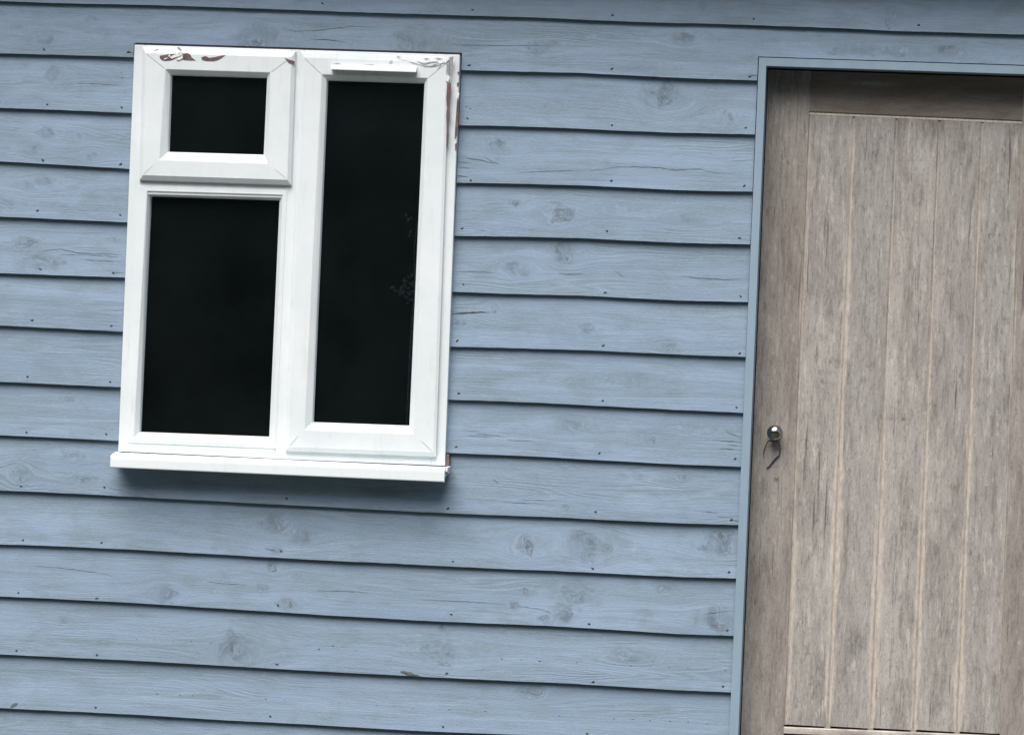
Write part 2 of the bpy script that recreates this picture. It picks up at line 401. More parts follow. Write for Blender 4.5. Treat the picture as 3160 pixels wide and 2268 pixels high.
# openings (X/Z), taken on the plane of the frame face
YW = -0.038
WTL, WTR, WBR, WBL = P(415, 139, YW), P(1419, 170, YW), P(1373, 1437, YW), P(364.5, 1392.5, YW)
WX0, WX1 = (WTL[0]+WBL[0])/2, (WTR[0]+WBR[0])/2
WZ0, WZ1 = (WBL[1]+WBR[1])/2, (WTL[1]+WTR[1])/2
YJ = -0.034
jo_t, jo_b = P(2342.3, 178.4, YJ), P(2250.5, 2268, YJ)
ji_t, ji_b = P(2364.5, 204, YJ), P(2277.7, 2268, YJ)
JX0 = (jo_t[0]+jo_b[0])/2
DOORW = 0.772
LT = (P(2342, 178, YJ), P(3160, 204, YJ)); LB = (P(2364, 204, YJ), P(3160, 229.6, YJ))
def lint_top(X): return np.interp(X, [LT[0][0], LT[1][0]], [LT[0][1], LT[1][1]])
JX1 = ji_t[0]+DOORW+(ji_t[0]-jo_t[0])     # outer side of the right jamb

KN = [  # knots in the boards: photograph x, y, half width, half height, strength
(789,112,48,34,.55),(132,119,40,20,.45),(282,60,18,10,.35),(146,410,22,12,.6),(115,463,15,13,.6),(242,423,8,9,.5),(269,485,14,10,.5),(291,480,12,8,.4),
(44,84,22,9,.35),(167,229,18,20,.25),(71,746,34,20,.6),(129,555,26,14,.45),(92,580,18,14,.35),(129,813,66,24,.55),(25,638,20,16,.35),(58,1461,16,16,.45),
(233,1231,30,9,.3),(229,1413,26,16,.35),(275,1487,36,18,.45),(60,1467,10,20,.6),(860,1608,44,30,.5),(923,1654,34,24,.5),(848,1694,22,10,.5),
(511,1827,24,24,.7),(812,1811,14,12,.8),(878,1865,28,18,.55),(841,1748,12,18,.6),(913,1777,10,9,.5),(741,1995,38,42,.65),(745,2025,18,16,.6),(593,1788,7,8,.5),(198,1912,10,7,.5),
(521,2224,10,8,.6),(50,2100,10,7,.5),(2066,292,38,34,.85),(2055,300,20,26,.5),(2242,363,18,20,.45),(1528,456,28,18,.55),(1590,623,14,10,.8),(1726,663,40,24,.85),(1712,668,14,16,.7),(1947,641,22,12,.4),
(1594,830,26,22,.5),(1620,838,20,14,.4),(1739,775,30,32,.7),(1757,801,12,10,.7),(1682,328,8,7,.4),(2127,672,22,16,.35),(1812,1009,22,14,.6),(2068,1072,14,14,.55),(1755,1313,28,18,.55),
(2010,1352,16,9,.55),(1525,951,10,18,.45),(1422,1002,18,11,.6),(1610,1680,28,28,.7),(1626,1690,14,12,.7),(1790,1684,56,36,.6),(1830,1700,16,30,.4),(2212,1675,44,32,.75),(2180,1690,14,10,.6),
(1613,1825,14,10,.7),(1589,1868,11,11,.95),(1766,1825,38,22,.6),(1775,1848,30,10,.7),(1688,1912,22,14,.75),(1731,1893,34,22,.7),(2056,1820,20,12,.5),(2221,1908,40,34,.7),
(1368,1939,11,10,.75),(2095,1474,24,10,.5),(1736,1432,16,10,.5),(1746,1568,14,8,.4),(1353,2000,52,26,.45),(1369,2042,18,10,.6),(1951,2024,48,16,.35),(1634,2138,34,18,.35),
(1293,116,60,32,.45),(1290,150,44,18,.35),(1663,156,20,12,.7),(1700,140,28,10,.35),(2123,123,22,14,.6),(2090,120,10,8,.5),(2936,158,30,16,.65),(2620,150,70,14,.3),(2780,160,60,14,.35),
(2170,26,8,22,.3),(2745,55,16,30,.45),(2600,90,40,6,.3),(3000,190,60,8,.4),(750,160,10,14,.4),(60,360,30,16,.25),(310,520,20,9,.35),(330,740,50,10,.25),(1900,1180,60,14,.2),(2150,1320,90,12,.3)]
KNW = []
for a, b, rx, ry, st in KN:
    x, z = P(a, b, -0.017); s_ = DIST/FL/PW
    KNW.append((x, z, rx*s_, ry*s_, st))

def board_y(k, X, Z):
    zt = edge(k-1, X); zb = edge(k, X); t = (zt-Z)/(zt-zb)
    y = YT+(YF-YT)*t
    return y - 0.0012*np.sin(np.clip(t, 0, 1)*math.pi)*math.sin(k*2.3) + vnoise(X*6, Z*14+k*7, 31)*0.0006
def which_board(X, Z):
    for k in range(KMIN, KMAX):
        if Z >= float(edge(k, X)): return k
    return KMAX

wall = MB()
def board_seg(k, x0, x1, zlo=None, zhi=None):
    """one length of board k between x0 and x1, its face cut at zlo / zhi where an opening notches it"""
    if x1-x0 < 0.01: return
    seen = k <= 14
    step = 0.0055 if (seen and x1 > -1.35 and x0 < 1.35) else 0.03
    nx = max(3, int((x1-x0)/step)); nr = 24 if seen else 8
    X = np.repeat(np.linspace(x0, x1, nx)[:, None], nr, 1)
    top = edge(k-1, X[:, 0])+0.012; bot = edge(k, X[:, 0])
    if zlo is not None: bot = np.maximum(bot, zlo(X[:, 0]))
    if zhi is not None: top = np.minimum(top, zhi(X[:, 0]))
    t = np.linspace(0, 1, nr)[None, :]
    Z = top[:, None]*(1-t)+bot[:, None]*t
    Y = board_y(k, X, Z)
    rel = (edge(k-1, X)-Z)
    Y = np.where(rel < 0, np.maximum(Y, YT+0.001), Y)
    ZW = Z.copy(); K = np.zeros_like(Z); KS = np.ones_like(Z)
    if seen:
        zt, zb = top.max(), bot.min()
        for (kx, kz, rx, ry, st) in KNW:
            if kz < zb-0.02 or kz > zt+0.02 or kx < x0-0.15 or kx > x1+0.15: continue
            # belongs to this board only
            if not (float(edge(k, kx)) <= kz < float(edge(k-1, kx))): continue
            dx, dz = X-kx, Z-kz
            wob = 1+0.75*vnoise(dx/rx*1.5+kx*9, dz/ry*1.5+kz*7, 44)
            d2 = ((dx/rx)**2+(dz/ry)**2)*wob
            rr_ = np.sqrt(np.abs(d2)); th = np.arctan2(dz/ry, dx/rx); ph = (kx*91.7+kz*57.3) % 6.283; kk = st*(1.15*np.exp(-((rr_-0.75)/0.42)**2)*(0.12+0.88*(0.5+0.5*np.cos(th-ph))**1.5)+0.30*np.exp(-d2*2.5)+0.16*np.exp(-d2*0.35)); KS = np.where(kk > K, 0.3+2.2*((kx*13.7+kz*7.9) % 1.0), KS); K = np.maximum(K, kk)
            ZW = ZW-0.85*dz*np.exp(-((dx/(3.0*rx+0.01))**2+(dz/(1.7*ry+0.006))**2))
    seed = (k*5.37) % 40
    G = np.stack([X+k*1.7, ZW-edge(k, X), np.full_like(X, seed)+K*KS], -1)
    wall.grid(X, Y, Z, 0, True, grain=G, knot=K)
    # thickness: lower edge and both ends
    def strip(xs, ys, zs, yb, gg):
        n = len(xs); A = np.stack([xs, xs]); B = np.stack([ys, yb]); C = np.stack([zs, zs])
        wall.grid(A, B, C, 0, False, grain=np.stack([gg, gg+np.array([0, 0.01, 0])]), knot=np.zeros((2, n)))
    yb = Y[:, -1]+0.0115
    strip(X[:, -1][::-1], Y[:, -1][::-1], Z[:, -1][::-1], yb[::-1], G[::-1, -1])
    for e, dr in ((0, 1), (-1, -1)):
        strip(X[e][::dr], Y[e][::dr], Z[e][::dr], (Y[e]+0.013)[::dr], G[e][::dr])

gapw = 0.0009
zwb = lambda X: np.interp(X, [WX0, WX1], [WBL[1], WBR[1]])
zwt = lambda X: np.interp(X, [WX0, WX1], [WTL[1], WTR[1]])+0.006
zlt = lambda X: lint_top(X)+0.003
for k in range(KMIN, KMAX):
    # window: boards 2..8 stop at it, 1 and 9 are notched round it
    segs = []
    if k <= 0: segs = [(BX0, BX1, None, None)]
    elif k == 1:
        segs = [(BX0, WX0-gapw, None, None), (WX0-gapw, WX1+gapw, zwt, None), (WX1+gapw, JX0-gapw, None, None), (JX0-gapw, JX1+gapw, zlt, None), (JX1+gapw, BX1, None, None)]
    elif k <= 8:
        segs = [(BX0, WX0-gapw, None, None), (WX1+0.0006, JX0-gapw, None, None), (JX1+gapw, BX1, None, None)]
    elif k == 9:
        segs = [(BX0, WX0-gapw, None, None), (WX0-gapw, WX1+gapw, None, lambda X: zwb(X)-0.002), (WX1+gapw, JX0-gapw, None, None), (JX1+gapw, BX1, None, None)]
    else:
        segs = [(BX0, JX0-gapw, None, None), (JX1+gapw, BX1, None, None)]
    if float(edge(k, 0.0)) < 0.10: continue
    for s4 in segs: board_seg(k, *s4)

# sheathing behind the boards, with the two openings left out
def sheath(x0, x1, z0, z1): wall.box(x0, x1, 0.004, 0.09, z0, z1, 1)
DX0, DX1, DZ1 = JX0+0.004, JX1-0.004, float(lint_top(0.9))-0.004
sheath(BX0, WX0+0.01, 0.05, EAVE); sheath(WX1-0.01, DX0, 0.05, EAVE); sheath(DX1, BX1, 0.05, EAVE)
sheath(WX0+0.01, WX1-0.01, 0.05, WZ0+0.01); sheath(WX0+0.01, WX1-0.01, WZ1-0.01, EAVE); sheath(DX0, DX1, DZ1, EAVE)

# cracks, pin holes and gouges: slivers lying on the boards
def sliver(pts, wd, mi=2, lift=0.0007):
    q = [P(a, b, -0.017) for a, b in pts]; L = []; Rr = []
    n = len(q); dense = []
    for i in range(n-1):
        m_ = max(2, int(math.dist(q[i], q[i+1])/0.008))
        for j in range(m_): dense.append((q[i][0]+(q[i+1][0]-q[i][0])*j/m_, q[i][1]+(q[i+1][1]-q[i][1])*j/m_))
    dense.append(q[-1]); n = len(dense)
    k = which_board(*dense[n//2])
    v = []
    for i, (x, z) in enumerate(dense):
        z += random.uniform(-1, 1)*0.0007
        ww = wd*math.sin(math.pi*(0.12+0.85*i/(n-1)))*random.uniform(0.45, 1.15)
        for sgn in (1, -1):
            zz = z+sgn*ww/2; v.append((x, float(board_y(k, x, zz))-lift, zz))
    f = [(2*i, 2*i+1, 2*i+3, 2*i+2) for i in range(n-1)]
    wall.add(v, f, mi)
def zc(ox, oy, s_, pts): return [(ox+a/s_, oy+b/s_) for a, b in pts]
c1 = lambda *p: zc(1400, 200, 2.268, p); c2 = lambda *p: zc(1380, 700, 2.268, p)
c6 = lambda *p: zc(0, 1600, 1.89, p); c3 = lambda *p: zc(0, 500, 1.628, p); c4 = lambda *p: zc(1300, 1350, 2.062, p)
c7 = lambda *p: zc(1200, 1900, 1.89, p); c0 = lambda *p: zc(0, 0, 2.268, p); ct = lambda *p: zc(700, 0, 1.89, p)
sliver([(1394,969),(1436,965),(1484,963),(1512,965)], 0.0042, 4)
for pts, wd in ((c2((60,312),(150,311),(270,317),(350,327)),.0012),(c2((1635,345),(1780,360),(1960,370),(2040,366),(2110,369)),.0014),
    (c2((775,325),(850,333),(970,328)),.0012),(c2((1170,305),(1210,335),(1240,352)),.0013),(c1((70,640),(110,660),(200,668),(270,690),(300,715)),.0016),(c1((30,680),(130,690)),.0014),
    (c1((40,715),(130,728)),.0014),(c1((25,777),(105,787)),.0026),(c1((215,640),(270,680),(330,700)),.0013),(c1((950,745),(1100,722),(1230,715),(1420,720),(1560,738),(1720,730),(1820,755),(1960,762),(2040,720)),.0011),
    (c1((460,755),(700,745),(940,740)),.0010),(c1((360,740),(365,775)),.0013),(c2((1950,1430),(2000,1455),(2065,1472)),.0014),(c2((1850,1490),(1950,1498),(2065,1503)),.0013),(c2((1900,1548),(2065,1560)),.0013),
    (c2((1960,1522),(2060,1531)),.0010),(c2((100,1420),(240,1432)),.0010),(c2((120,1460),(330,1470)),.0010),(c2((420,1490),(620,1500)),.0010),(c2((200,1445),(420,1468)),.0009),
    (c3((190,450),(300,438),(400,458),(520,462),(640,470)),.0012),(c3((300,465),(450,468),(630,480)),.0011),(c3((400,490),(630,502)),.0011),(c3((570,555),(630,558)),.0015),(c3((566,1040),(566,1100)),.0012),
    (c0((540,585),(700,590),(790,600),(900,605)),.0010),(c0((890,368),(935,372)),.0035),(c6((190,275),(330,285),(500,305),(620,325),(700,350)),.0011),(c6((1200,365),(1300,378),(1450,388)),.0011),
    (c6((1850,418),(2080,425),(2145,432)),.0012),(ct((490,228),(560,232),(640,240),(700,250)),.0016),(ct((1285,264),(1600,268),(2000,268)),.0009),(ct((320,165),(400,185),(520,180),(720,156),(880,158)),.0011),
    (c4((0,1030),(250,1040),(450,1052),(560,1062)),.0009),(c4((610,1070),(760,1092),(860,1120)),.0009),(c4((1800,1120),(1985,1100)),.0012),(c4((455,265),(495,292)),.0018),(c4((1085,715),(1085,775)),.0016),
    (c4((1835,650),(1815,690)),.0014),(c4((1960,522),(2025,532)),.0016),(c4((1780,470),(1900,478)),.0009),(c4((1880,500),(2000,512)),.0009),(c4((520,410),(800,420)),.0009),(c4((640,395),(900,402)),.0008),
    (c6((1590,262),(1610,300),(1580,310)),.0022),(c6((1545,170),(1620,190)),.0012),([(2310,233.5),(2337,234.5)],.0016)):
    sliver(pts, wd)
for row in (c6((800,703),(905,705),(1013,710),(1118,714),(1230,725),(1862,760),(2075,768),(1942,740)), c6((917,1020),(1050,1028),(1125,1030),(1550,1050),(1660,1057),(1980,1076),(2195,1088)),
    c7((125,218),(660,250),(770,256),(880,262),(1095,270),(1315,283),(1412,290),(1527,290),(1637,300),(1745,304),(1850,308),(1963,315)),
    c7((28,526),(138,540),(352,545),(455,547),(563,556),(995,580),(1313,598),(1426,600),(1525,610),(1640,612),(1745,618),(1858,626),(1960,633)), [(373,224),(376,240),(1440,330),(1452,336)]):
    for a, b in row:
        l_ = random.uniform(3, 8); sl = random.uniform(-2, 3)
        sliver([(a-l_/2, b-sl/2), (a, b), (a+l_/2, b+sl/2)], random.uniform(.0014, .0030))
sliver(c7((70,323),(110,333),(150,342),(190,353)), 0.0085, 3); sliver(c7((70,325),(120,340),(185,354)), 0.0022)
sliver(c6((62,1100),(75,1083),(105,1072)), 0.0040); sliver(c6((66,1098),(85,1090),(108,1076)), 0.0060, 3)
wall_o = wall.build('wall', ['board', 'sheath', 'crack', 'scuff', 'nail'], None)

# nails, each a small punched head in the wall
NAILS = [(136,153),(146,323),(132,495.6),(116,650),(125,831),(99,988),(85,1162),(81.5,1334),(66,1500),(71,1666),(56.5,1828),(51,2006.6),
(397,162),(376,333),(373,507),(371,663.6),(350,842.6),(344,1005.7),(341,1178.6),(328,1339.6),(322,1503),(313.6,1673.5),(299,1845.6),(299.7,2020.5),(295,2182),
(1458,31),(1448,202),(1442.7,366.6),(1453,557.5),(1426,705),(1430,878),(1411,1051),(1416,1214),(1408,1378),(1383,1568),(1397.6,1732),(1392.7,1895),(1379,2077),(1368,2242),
(1889,213),(1888.5,387),(1887,558),(1873,713.7),(1868.5,903),(1862,1066),(1860,1236),(1849.5,1398),(1838,1579),(1829.6,1754.5),(1818,1924.7),(1830.7,2103),(1812,2262),(1890,48),
(2326.5,59),(2314.6,237.6),(2301,394.5),(2297,573.6),(2282.6,735),(2286,915),(2283,1090),(2273,1256.7),(2268.6,1415),(2257.5,1603.7),(2250.5,1764.7),(2245,1944),(2231,2117),
(995,11.6),(2835,79),(885,1538),(867.7,1700.7),(858,1867),(855,2048.7),(834,2210)]
nail_meshes = []
for q in range(5):
    b = MB(); rn = 10; rr = [random.uniform(0.6, 1.1) for _ in range(rn)]
    prof = [(1.0, 0.0006), (0.95, -0.0006), (0.55, -0.0014), (0.1, -0.0016)]
    v = []; f = []
    for r, y in prof:
        for i in range(rn):
            t = 2*math.pi*i/rn; v.append((0.0037*r*rr[i]*math.cos(t), y, 0.0025*r*rr[i]*math.sin(t)))
    for j in range(3):
        for i in range(rn): f.append((j*rn+i, j*rn+(i+1) % rn, (j+1)*rn+(i+1) % rn, (j+1)*rn+i))
    f.append(tuple(range(3*rn, 4*rn)))
    b.add(v, f, 0, True)
    nail_meshes.append(b.build('nail', ['nail'], None))
for i, (a, b_) in enumerate(NAILS):
    x, z = P(a, b_, -0.021); k = which_board(x, z)
    o = nail_meshes[i] if i < 5 else nail_meshes[i % 5].copy()
    if i >= 5: COL.objects.link(o)
    o.location = (x, float(board_y(k, x, z)), z); o.rotation_euler = (0, random.uniform(-0.7, 0.9), 0)
    o.scale = (random.uniform(0.9, 1.35), 1, random.uniform(0.85, 1.3)); o.parent = wall_o

# ------------------------------------------------------------------ window
window = empty('window')
def rect(tl, tr, br, bl, y): return [P(*tl, y), P(*bl, y), P(*br, y), P(*tr, y)][::1]
# corners run TL, BL, BR, TR: anticlockwise seen from the front
def inset(r, l, t, rr, b):
    (ax, az), (bx, bz), (cx, cz), (dx, dz) = r
    return [(ax+l, az-t), (bx+l, bz+b), (cx-rr, cz+b), (dx-rr, dz-t)]
YS = -0.049                                   # face of the opening sashes
fr = MB()
FO = rect((415,139), (1419,170), (1373,1437), (364.5,1392.5), YW)
# the three openings of the fixed frame
A_o = rect((448,157), (900,170), (886,561), (438,546), YW)       # behind the top light
C_o = rect((938,173), (1376,188), (1334,1397), (889,1380), YW)   # behind the tall sash
B_o = rect((448,583), (880,597), (848,1375), (407,1359), YW)     # fixed pane
def lerp(a, b, t): return (a[0]+(b[0]-a[0])*t, a[1]+(b[1]-a[1])*t)
def quad(mb, pts, y0, y1, mi=0): mb.prism(pts, y0, y1, mi, 0.0)
# frame face as butted members
TL, BL, BR, TR = FO
mt = P(919, 155, YW); mb_ = P(863, 1415, YW)
def zat(r, x, top=True):
    a, b = (r[0], r[3]) if top else (r[1], r[2])
    return a[1]+(b[1]-a[1])*(x-a[0])/(b[0]-a[0])
yb = 0.03
fr.prism([BL, (A_o[1][0], zat(FO, A_o[1][0], False)), (A_o[0][0], zat(FO, A_o[0][0])), TL], YW, yb)           # left jamb (down to the fixed pane bead)
fr.prism([(C_o[2][0], zat(FO, C_o[2][0], False)), BR, TR, (C_o[3][0], zat(FO, C_o[3][0]))], YW, yb)           # right jamb
mL_t, mR_t = (A_o[3][0], zat(FO, A_o[3][0])), (C_o[0][0], zat(FO, C_o[0][0]))
mL_b, mR_b = (B_o[2][0], B_o[2][1]), (C_o[1][0], C_o[1][1])
fr.prism([P(848,1415,YW), P(881,1416,YW), mR_t, mL_t], YW, yb)                                                # mullion
fr.prism([(A_o[0][0], A_o[0][1]), (A_o[3][0], A_o[3][1]), mL_t, (A_o[0][0], zat(FO, A_o[0][0]))], YW+0.0005, yb)   # head, left
fr.prism([(C_o[0][0], C_o[0][1]), (C_o[3][0], C_o[3][1]), (C_o[3][0], zat(FO, C_o[3][0])), mR_t], YW+0.0005, yb)   # head, right
fr.prism([(P(396,1357,YW)[0], zat(FO, P(396,1357,YW)[0], False)), P(848,1415,YW), P(848,1374,YW), P(396,1357,YW)], YW+0.0005, yb)     # sill member, left
fr.prism([P(848,1415.5,YW), (C_o[2][0], zat(FO, C_o[2][0], False)), (C_o[2][0], C_o[2][1]), (C_o[1][0], C_o[1][1])], YW+0.0005, yb)
fr.prism([(BL[0]+0.001, BL[1]-0.0), (BR[0]-0.001, BR[1]), (BR[0]-0.001, BR[1]+0.011), (BL[0]+0.001, BL[1]+0.011)], YW+0.0012, yb-0.002)
# transom and the bevelled reveal of the fixed pane
fr.prism([P(431,600,YW), P(880,612,YW), P(896,560,YW), P(434,545,YW)], YW+0.001, yb-0.004)
Bb = rect((454.6,589.8), (873.6,602), (841.6,1369.2), (413,1352.6), YW)
Bg = rect((462.9,604.7), (862.6,617.4), (830.5,1349.8), (429.8,1334.9), -0.028)
Bout = rect((428,574), (886,588), (851,1384), (395.5,1366), YW)
fr.loft([(Bout, YW-0.0012), (Bb, YW-0.0022), (Bg, -0.028), (inset(Bg, .002, .002, .002, .002), -0.008)])
fr.loft([(inset(Bout, -.0006, -.0006, -.0006, -.0006), YW+0.003), (Bout, YW-0.0012)])
fr_o = fr.build('frame', ['upvc'], window, 0.0016)

def mitre(mb, o, i, y, mi):
    for a, b in zip(o, i):
        dx, dz = b[0]-a[0], b[1]-a[1]; L_ = math.hypot(dx, dz); nx, nz = -dz/L_*0.0003, dx/L_*0.0003
        a2, b2 = lerp(a, b, 0.04), lerp(a, b, 0.96)
        pts = [(a2[0]+nx, y, a2[1]+nz), (b2[0]+nx, y, b2[1]+nz), (b2[0]-nx, y, b2[1]-nz), (a2[0]-nx, y, a2[1]-nz)]
        mb.add(pts, [(0, 1, 2, 3)], mi); mb.add(pts, [(3, 2, 1, 0)], mi)
def sash(name, outer, bead, glass, yg, bev, face, label=None):
    s_ = MB()
    o0 = rect(*outer, face)
    l, t, r_, b, dep = bev
    o1 = inset(o0, l, t, r_, b)
    bo = rect(*bead, face); gi = rect(*glass, yg)
    s_.loft([(o0, YW+0.004), (o0, face+dep), (o1, face), (bo, face), (gi, yg), (inset(gi, .002, .002, .002, .002), yg+0.012)])
    mitre(s_, inset(o0, l*1.1, t*1.1, r_*1.1, b*1.1), bo, face-0.0004, 1)
    o = s_.build(name, ['upvc', 'joint'], window, 0.0012)
    if label: o['label'] = label
    return o
top_light = sash('sash', ((438,145),(911,158.5),(897,572),(428,556.5)), ((510.5,214.3),(835.3,224.6),(826,503),(493,492)),
     ((526.7,230.5),(824.4,239.4),(813.5,480.2),(517.9,471.3)), -0.043, (.010,.015,.009,.0125,.0075), -0.054, 'small top hung sash with peeling top rail')
tall = sash('sash', ((927.6,160.3),(1386.6,177.6),(1345,1409.3),(878.4,1391.4)), ((992.6,230.2),(1321,242),(1276.8,1337),(941,1324.4)),
     ((1008.5,246.9),(1310,256),(1263.3,1316.2),(963.5,1305.2)), -0.041, (.009,.014,.007,.010,.003), -0.051, 'tall side hung sash with a vent at its top')
gl = MB()
for r4, y in ((rect((520,224),(830,232),(820,486),(512,478),-0.028), -0.028), (rect((1002,240),(1316,250),(1268,1322),(958,1311),-0.028), -0.028),
              (rect((457,598),(868,611),(836,1355),(424,1341),-0.014), -0.014)):
    v = [(x, y, z) for x, z in r4]+[(x, y+0.004, z) for x, z in r4]
    gl.add(v[:4], [(0, 1, 2, 3)])
gl.build('glass', ['glass'], window)
# sill: sloping top, nosed front
si = MB()
sl = P(341, 1404, -0.09); slb = P(341.5, 1443, -0.09); sr = P(1372, 1452, -0.09); srb = P(1372, 1488, -0.09)
bl_ = P(364.5, 1394, YW); br_ = P(1374, 1438.5, YW)
n_s = 14; XS = np.linspace(sl[0], sr[0], n_s)
def zi(a, b, x): return a[1]+(b[1]-a[1])*(x-a[0])/(b[0]-a[0])
sec = []
for x in XS:
    zb0 = zi(bl_, br_, x)-0.0015; zt_ = zi((sl[0], sl[1]-0.002), (sr[0], sr[1]+0.004), x); zb1 = zi(slb, srb, x)
    sec.append([(x, 0.0, zb0+0.001), (x, YW-0.001, zb0), (x, -0.083, zt_+0.0015), (x, -0.0865, zt_), (x, -0.0895, zt_-0.0035), (x, -0.09, zt_-0.009), (x, -0.0905, zb1+0.002), (x, -0.089, zb1), (x, -0.080, zb1+0.0005), (x, -0.0775, zb1+0.012), (x, -0.026, zb1+0.017), (x, 0.0, zb1+0.017)])
ns = len(sec[0]); v = [p for q in sec for p in q]; f = []
for i in range(n_s-1):
    for j in range(ns): f.append((i*ns+j, (i+1)*ns+j, (i+1)*ns+(j+1) % ns, i*ns+(j+1) % ns))
f.append(tuple(reversed(range(ns)))); f.append(tuple(range((n_s-1)*ns, n_s*ns)))
si.add(v, f, 0)
# open end on the right: the broken nose sticking out and the stub of brown packing
e = P(1384.5, 1441, -0.075); 
si.prism([(sr[0]+0.0005, sr[1]-0.004), (e[0]-0.002, e[1]-0.012), (e[0], e[1]), (sr[0]+0.0005, sr[1]+0.0085)], -0.083, -0.03, 0)
si.prism([(sr[0]+0.0005, srb[1]+0.016), (e[0]-0.001, srb[1]+0.021), (e[0]-0.003, e[1]-0.0125), (sr[0]+0.0005, sr[1]-0.006)], -0.066, -0.03, 0)
si.prism([P(1373.8,1441,-.03), P(1384,1442,-.03), P(1388,1424,-.03), P(1386,1402,-.03), P(1379,1401,-.03), P(1374.5,1412,-.03)], -0.033, -0.006, 1)
si.build('sill', ['upvc', 'brown'], window, 0.0012)
# trickle vent hood over the tall pane
ve = MB()
vq = [P(1022,216.6,-.06), P(1285.6,225.3,-.06), P(1285.6,208,-.06), P(1022.9,200.7,-.06)]
xs = [vq[0][0], vq[1][0]]
v = []
for i, x in enumerate(xs):
    zt_, zb1 = (vq[3][1], vq[0][1]) if i == 0 else (vq[2][1], vq[1][1])
    v += [(x, -0.0505, zt_+0.001), (x, -0.062, zt_-0.0005), (x, -0.071, zb1+0.003), (x, -0.071, zb1), (x, -0.0505, zb1+0.0015)]
ve.add(v, [(0, 1, 2, 3, 4), (9, 8, 7, 6, 5)]+[(i, i+5, (i+1) % 5+5, (i+1) % 5) for i in range(5)])
for a, b in ((300/3.464+880, 0),):
    pass
ve.build('trickle_vent', ['upvc'], window, 0.0008)
# dark strip painted in for the shaded gap between boards and frame
fl = MB()
t0, t1 = P(413.5,134.5,YW), P(1419,165.5,YW); u0, u1 = P(414,139.5,YW), P(1419,170.5,YW)
fl.prism([(u0[0], u0[1]+0.0004), (u1[0], u1[1]+0.0004), t1, t0], -0.034, 0.0)
fl.prism([P(411.5,136,YW), P(414.5,136,YW), P(413.6,172,YW), P(410,172,YW)], -0.030, 0.0)
fl.build('gap_strip', ['darkgap'], window)
# peeling paint: bare brown patches with curled white flakes
za = lambda *p: zc(400, 120, 3.393, p); zb_ = lambda *p: zc(880, 130, 3.464, p)
def patch(pts, y, mi, th=0.0006, tri=True):
    q = [P(a, b, y) for a, b in pts]
    ar = sum(q[i-1][0]*q[i][1]-q[i][0]*q[i-1][1] for i in range(len(q)))
    if ar < 0: q = q[::-1]
    m_ = MB(); m_.prism(q, y-th, y+0.001, 0); m_.build(('bare_patch', 'paint_flake', 'dirt_mark')[mi], [('brown', 'flake', 'grime')[mi]], window)
def face_y(py_px, px):  # sash face is bevelled along the top
    return -0.0545
for pts in (za((315,180),(400,166),(480,158),(508,166),(497,200),(430,228),(380,232),(345,228),(318,208)),
            za((558,158),(600,152),(632,162),(652,200),(690,228),(620,228),(556,220)),
            za((750,196),(795,183),(832,202),(900,192),(950,180),(1002,172),(960,205),(928,222),(880,236),(800,234),(758,222)),
            za((1622,200),(1668,222),(1700,228),(1729,238),(1729,264),(1690,262),(1665,256))):
    patch(pts, -0.0545, 0)
for pts in (za((495,88),(520,92),(540,112),(562,158),(548,156),(528,120)), za((240,132),(275,114),(312,112),(280,126)), za((400,136),(430,130),(455,128),(430,140)),
            za((1590,186),(1625,190),(1665,214),(1640,214))):
    patch(pts, -0.0505, 2)
for pts in (za((420,196),(470,170),(548,158),(556,170),(500,190),(440,212)), za((490,222),(530,196),(556,178),(558,205),(520,226)), za((355,215),(392,200),(400,206),(365,222)),
            za((405,180),(418,166),(428,180),(414,196)), za((500,150),(545,128),(556,150),(520,168))):
    patch(pts, -0.0555, 1, 0.0012)
# right hand sash: crinkled film with dark creases
def crease(pts, wd, y=-0.0520, mi=2):
    q = [P(a, b, y) for a, b in zb_(*pts)]; v = []; n = len(q)
    for i, (x, z) in enumerate(q):
        a, b = q[max(i-1, 0)], q[min(i+1, n-1)]; dx, dz = b[0]-a[0], b[1]-a[1]; L_ = math.hypot(dx, dz) or 1
        ww = wd*(0.25+math.sin(math.pi*i/(n-1)))*random.uniform(0.7, 1.1); v += [(x-dz/L_*ww/2, y, z+dx/L_*ww/2), (x+dz/L_*ww/2, y, z-dx/L_*ww/2)]
    m_ = MB(); m_.add(v, [(2*i, 2*i+1, 2*i+3, 2*i+2) for i in range(n-1)], 0); m_.build('paint_crease', ['grime'], window)
for pts, wd in ((((1185,148),(1210,158),(1235,152)),.0028),(((1325,212),(1370,228),(1440,246)),.0022),(((1440,246),(1500,262),(1560,262),(1620,255),(1670,240)),.0026),
    (((1415,205),(1455,228),(1490,236),(1540,222),(1590,215),(1640,214)),.0034),(((1480,185),(1505,180),(1540,182)),.0026),(((1595,172),(1640,178),(1690,186)),.0022),
    (((1690,205),(1655,262),(1620,300)),.0014),(((1745,180),(1700,225),(1640,240)),.0016),(((1560,258),(1600,242),(1650,225)),.0016),(((1110,232),(1130,205),(1150,200)),.0022),(((1118,235),(1140,228),(1148,212)),.0016),
    (((1200,180),(1280,198),(1330,205)),.0010),(((500,238),(560,232),(600,240)),.0018),(((845,246),(930,244),(960,250)),.0014)):
    crease(pts, wd)
for pts, mi in ((zb_((1726,240),(1748,232),(1752,290),(1742,345),(1728,370),(1722,330)), 2), (zb_((1760,165),(1798,158),(1790,260),(1784,380),(1768,372),(1772,300)), 2),
    (zb_((1732,446),(1776,436),(1772,560),(1758,640),(1762,800),(1744,870),(1750,1000),(1736,1136),(1722,1130),(1726,900),(1722,780),(1730,700),(1722,600)), 0)):
    patch(pts, -0.0512 if mi == 0 else -0.0514, mi)
